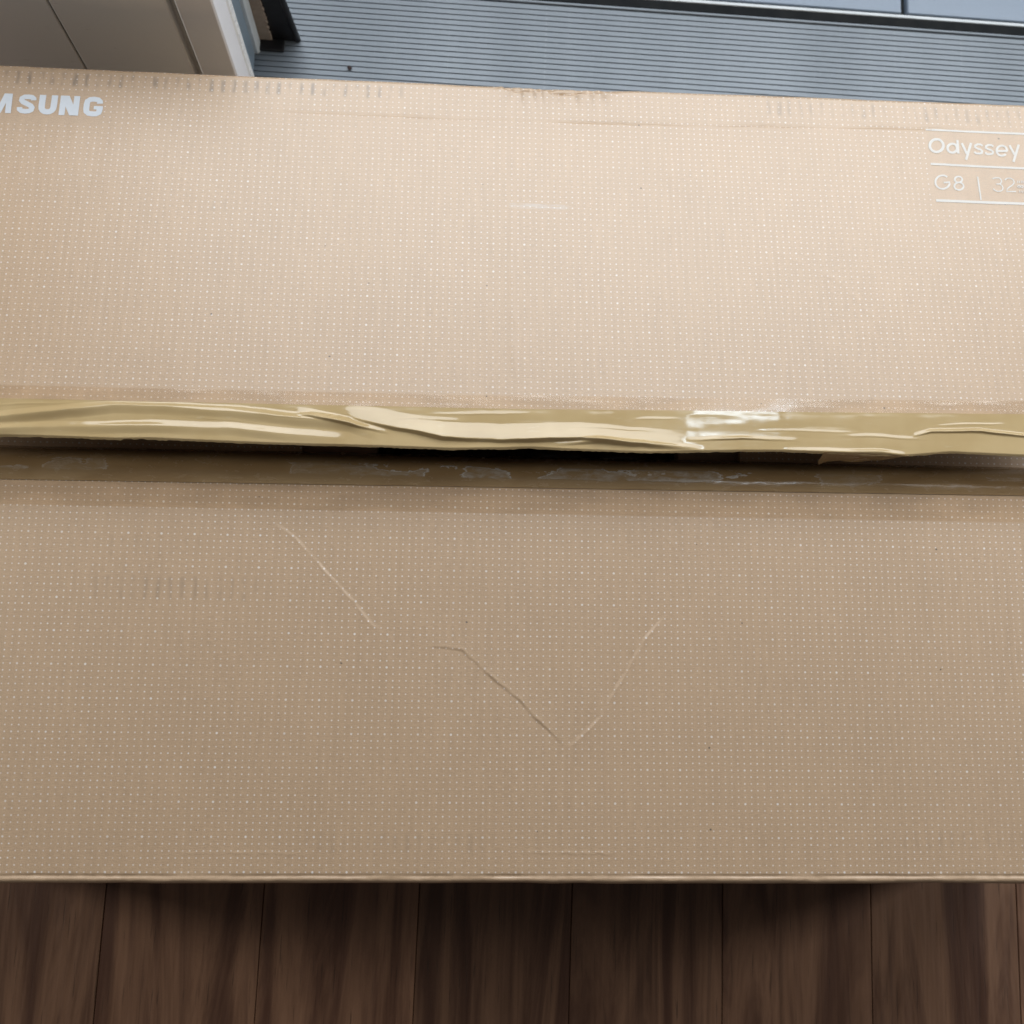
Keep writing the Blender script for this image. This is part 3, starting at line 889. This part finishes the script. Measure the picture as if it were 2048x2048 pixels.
for ch, x0, w in (('S', -.0745, .0150), ('A', -.0580, .0170), ('M', -.0396, .0203), ('S', -.0152, .0150), ('U', .0018, .0148), ('N', .0187, .0156), ('G', .0374, .0160)):
    letter('letter', glyph(ch, x0, w), M_ink, rear_flap)
TEXT = [[[[0.76206,0.08318],[0.76173,0.08171],[0.7611,0.08031],[0.76019,0.07906],[0.75906,0.07801],[0.75776,0.07723],[0.75638,0.07675],[0.75497,0.07661],[0.75362,0.0768],[0.75241,0.07733],[0.75138,0.07815],[0.75061,0.07923],[0.75012,0.08051],[0.74996,0.08193],[0.75012,0.08339],[0.7506,0.08483],[0.75138,0.08617],[0.7524,0.08734],[0.75362,0.08827],[0.75498,0.08891],[0.75639,0.08922],[0.75778,0.0892],[0.75907,0.08883],[0.76021,0.08815],[0.76111,0.08718],[0.76174,0.08599],[0.76207,0.08463],[0.76206,0.08318]],0.0024107142857142856],[[[0.77407,0.08112],[0.77378,0.07994],[0.77318,0.07882],[0.77233,0.07787],[0.77129,0.07714],[0.77014,0.07669],[0.76896,0.07656],[0.76784,0.07675],[0.76686,0.07726],[0.76609,0.07803],[0.7656,0.07903],[0.76542,0.08016],[0.76556,0.08135],[0.766,0.08252],[0.76673,0.08356],[0.76769,0.08442],[0.76879,0.08501],[0.76997,0.08531],[0.77114,0.08527],[0.7722,0.08492],[0.77308,0.08427],[0.77371,0.08338],[0.77405,0.0823],[0.77407,0.08112]],0.002201086956521739],[[[0.77521,0.08928],[0.77443,0.07589]],0.0020962732919254656],[[[0.77878,0.08647],[0.7821,0.07589]],0.002201086956521739],[[[0.78711,0.08702],[0.78071,0.07009]],0.002201086956521739],[[[0.79707,0.08455],[0.79551,0.08584],[0.7929,0.08592],[0.7905,0.08466],[0.79014,0.08291],[0.792,0.08164],[0.79452,0.08088],[0.79614,0.0795],[0.7956,0.07755],[0.79325,0.07669],[0.79065,0.07677],[0.78897,0.07823]],0.0019914596273291926],[[[0.80664,0.08432],[0.80509,0.08561],[0.80248,0.08569],[0.80007,0.08443],[0.79971,0.08267],[0.80156,0.0814],[0.80408,0.08064],[0.8057,0.07927],[0.80515,0.07732],[0.8028,0.07645],[0.8002,0.07653],[0.79852,0.078]],0.0019914596273291926],[[[0.8094,0.07994],[0.81808,0.08031],[0.8183,0.08064],[0.81831,0.08196],[0.81799,0.08317],[0.81737,0.08419],[0.81649,0.08495],[0.81541,0.08539],[0.8142,0.08548],[0.81296,0.08522],[0.81177,0.08462],[0.81071,0.08373],[0.80986,0.0826],[0.80928,0.08133],[0.80901,0.07999],[0.80906,0.07869],[0.80944,0.07751],[0.81011,0.07654],[0.81104,0.07584],[0.81214,0.07546],[0.81336,0.07544],[0.81459,0.07576],[0.81576,0.07642],[0.81679,0.07735]],0.0019914596273291926],[[[0.82122,0.08624],[0.82456,0.07705]],0.0020962732919254656],[[[0.82967,0.08725],[0.82261,0.06973]],0.0020962732919254656],[[[0.76201,0.05237],[0.76073,0.05322],[0.75923,0.05368],[0.7576,0.0537],[0.75596,0.0533],[0.75441,0.05248],[0.75305,0.05132],[0.75198,0.04988],[0.75126,0.04827],[0.75094,0.04658],[0.75105,0.04494],[0.75157,0.04344],[0.75247,0.04219],[0.75368,0.04127],[0.75514,0.04073],[0.75675,0.04062],[0.75839,0.04095],[0.75996,0.04168],[0.76137,0.04277],[0.7625,0.04416],[0.7633,0.04574],[0.7637,0.04742],[0.75831,0.04683]],0.0016770186335403727],[[[0.77495,0.05052],[0.77466,0.04957],[0.77404,0.0487],[0.77317,0.04802],[0.77212,0.0476],[0.77103,0.04747],[0.77,0.04767],[0.76916,0.04815],[0.76858,0.04888],[0.76833,0.04977],[0.76844,0.05073],[0.7689,0.05165],[0.76966,0.05244],[0.77063,0.053],[0.77172,0.05328],[0.77279,0.05324],[0.77374,0.0529],[0.77447,0.05228],[0.77489,0.05146],[0.77495,0.05052]],0.0015722049689440994],[[[0.77537,0.04406],[0.77501,0.04286],[0.77424,0.04178],[0.77315,0.04093],[0.77186,0.04039],[0.77051,0.04024],[0.76924,0.04048],[0.76819,0.0411],[0.76747,0.04201],[0.76717,0.04313],[0.76731,0.04434],[0.76788,0.04549],[0.76882,0.04648],[0.77003,0.04718],[0.77137,0.04753],[0.7727,0.04748],[0.77388,0.04705],[0.77478,0.04627],[0.77529,0.04524],[0.77537,0.04406]],0.0015722049689440994],[[[0.78896,0.05392],[0.78914,0.03115]],0.0013625776397515527],[[[0.80174,0.05233],[0.80357,0.05314],[0.80559,0.05349],[0.80755,0.05346],[0.80892,0.05262],[0.80968,0.05088],[0.80921,0.04909],[0.80792,0.04775],[0.80628,0.04742],[0.80455,0.04735]],0.0010866405813303522],[[[0.80776,0.04739],[0.80952,0.04583],[0.81005,0.04382],[0.80925,0.04188],[0.80737,0.04059],[0.8051,0.04015],[0.80297,0.04077],[0.80112,0.04265]],0.0010866405813303522],[[[0.81271,0.05141],[0.81374,0.05268],[0.81545,0.05351],[0.81793,0.05361],[0.81999,0.05238],[0.82069,0.05023],[0.81994,0.04829],[0.81795,0.04631],[0.81498,0.04428],[0.8134,0.04259],[0.81276,0.04053],[0.82114,0.04067]],0.0010866405813303522],[[[0.82382,0.05145],[0.82378,0.04899]],0.0007697037451089994],[[[0.82531,0.05151],[0.82527,0.04905]],0.0007697037451089994],[[[0.82705,0.05158],[0.82701,0.04912]],0.0007697037451089994],[[[0.82854,0.05164],[0.8285,0.04918]],0.0007697037451089994],[[[0.82518,0.04564],[0.825,0.04515],[0.82462,0.04477],[0.82413,0.04457],[0.82364,0.04461],[0.82327,0.04488],[0.8231,0.04531],[0.82317,0.04581],[0.82346,0.04626],[0.82391,0.04656],[0.82441,0.04664],[0.82485,0.04648],[0.82513,0.04612],[0.82518,0.04564]],0.0007697037451089994],[[[0.82779,0.04574],[0.8276,0.04526],[0.82722,0.04487],[0.82673,0.04468],[0.82625,0.04472],[0.82587,0.04498],[0.8257,0.04541],[0.82577,0.04591],[0.82606,0.04636],[0.82651,0.04666],[0.82701,0.04674],[0.82745,0.04658],[0.82773,0.04622],[0.82779,0.04574]],0.0007697037451089994],[[[0.82427,0.04194],[0.82423,0.03949]],0.0007697037451089994],[[[0.82625,0.04201],[0.82621,0.03957]],0.0007697037451089994],[[[0.82823,0.04209],[0.82819,0.03965]],0.0007697037451089994],[[[0.74812,0.09857],[0.79209,0.09826],[0.86824,0.09809]],0.002025],[[[0.7488,0.06467],[0.7879,0.06409],[0.8632,0.0635]],0.002025],[[[0.74967,0.02929],[0.78362,0.02916],[0.8582,0.02915]],0.00243]]
GROUPS = [('letter', [0]), ('letter', [1, 2]), ('letter', [3, 4]), ('letter', [5]), ('letter', [6]), ('letter', [7]), ('letter', [8, 9]),
          ('letter', [10]), ('digit', [11, 12]), ('divider_line', [13]), ('digit', [14, 15]), ('digit', [16]),
          ('small_print', list(range(17, len(TEXT) - 3))), ('rule_line', [len(TEXT) - 3]), ('rule_line', [len(TEXT) - 2]), ('rule_line', [len(TEXT) - 1])]
for nm, ids in GROUPS:
    letter(nm, [[[(min(p[0], XR - FX - .008), p[1]) for p in TEXT[i][0]], TEXT[i][1]] for i in ids], M_ink2, rear_flap)


# ------------------------------------------------------------------ what shows through the slit
M_ins = plain('insert_board', (.52, .39, .32), .75, .25, var=.12, vs=60.0)
M_foam = plain('black_foam', (.006, .006, .007), .5, .3, var=.3, vs=80.0)
ins = tag(empty('packing_insert', (.35, .32, .003)), 'brown board insert inside the box, seen through the slit beside the black foam', 'packing insert')
for a, b in ((.1500, .2352), (.4862, .5650)):
    o = link('insert_wing', box_mesh('insert_wing', a - .35, b - .35, -.20, .20, 0.0, Z0 - .043, .001), [M_ins], ins)
blk = tag(empty('foam_block', (.35, .32, .003)), 'black wrapped foam block inside the box, visible in the middle of the slit', 'foam')
gx, gy = np.meshgrid(np.linspace(.2356, .4858, 90), np.linspace(.13, .51, 60), indexing='ij')
gz = Z0 - .056 + .007 * np.abs(vnoise(gx * 40, gy * 45, 95)) + .005 * np.abs(vnoise(gx * 75 + gy * 50, gy * 90, 96))
M_wrap = plain('black_film', (.012, .012, .014), .22, .5, var=.2, vs=60.0)
link('wrap', np_mesh('wrap', np.stack([gx - .35, gy - .32, gz - .003], -1).reshape(-1, 3), grid_faces(90, 60)), [M_wrap], blk)
link('block', box_mesh('block', .2358 - .35, .4856 - .35, -.19, .19, 0.0, Z0 - .064, .002), [M_foam], blk)

# dark crumb lying on the threshold
r = np.random.default_rng(3)
v, f = [], []
import bmesh
bm = bmesh.new()
bmesh.ops.create_icosphere(bm, subdivisions=2, radius=.0024)
for q in bm.verts:
    q.co *= .6 + .7 * r.random()
    q.co.z *= .45
cm = bpy.data.meshes.new('crumb'); bm.to_mesh(cm); bm.free()
cr = tag(link('soil_crumb', cm, [plain('soil', (.06, .045, .045), .9, .2, var=.3)]), 'small dark crumb of soil on the ribbed threshold', 'crumb')
cr.location = (.1835, .7700, .0116)
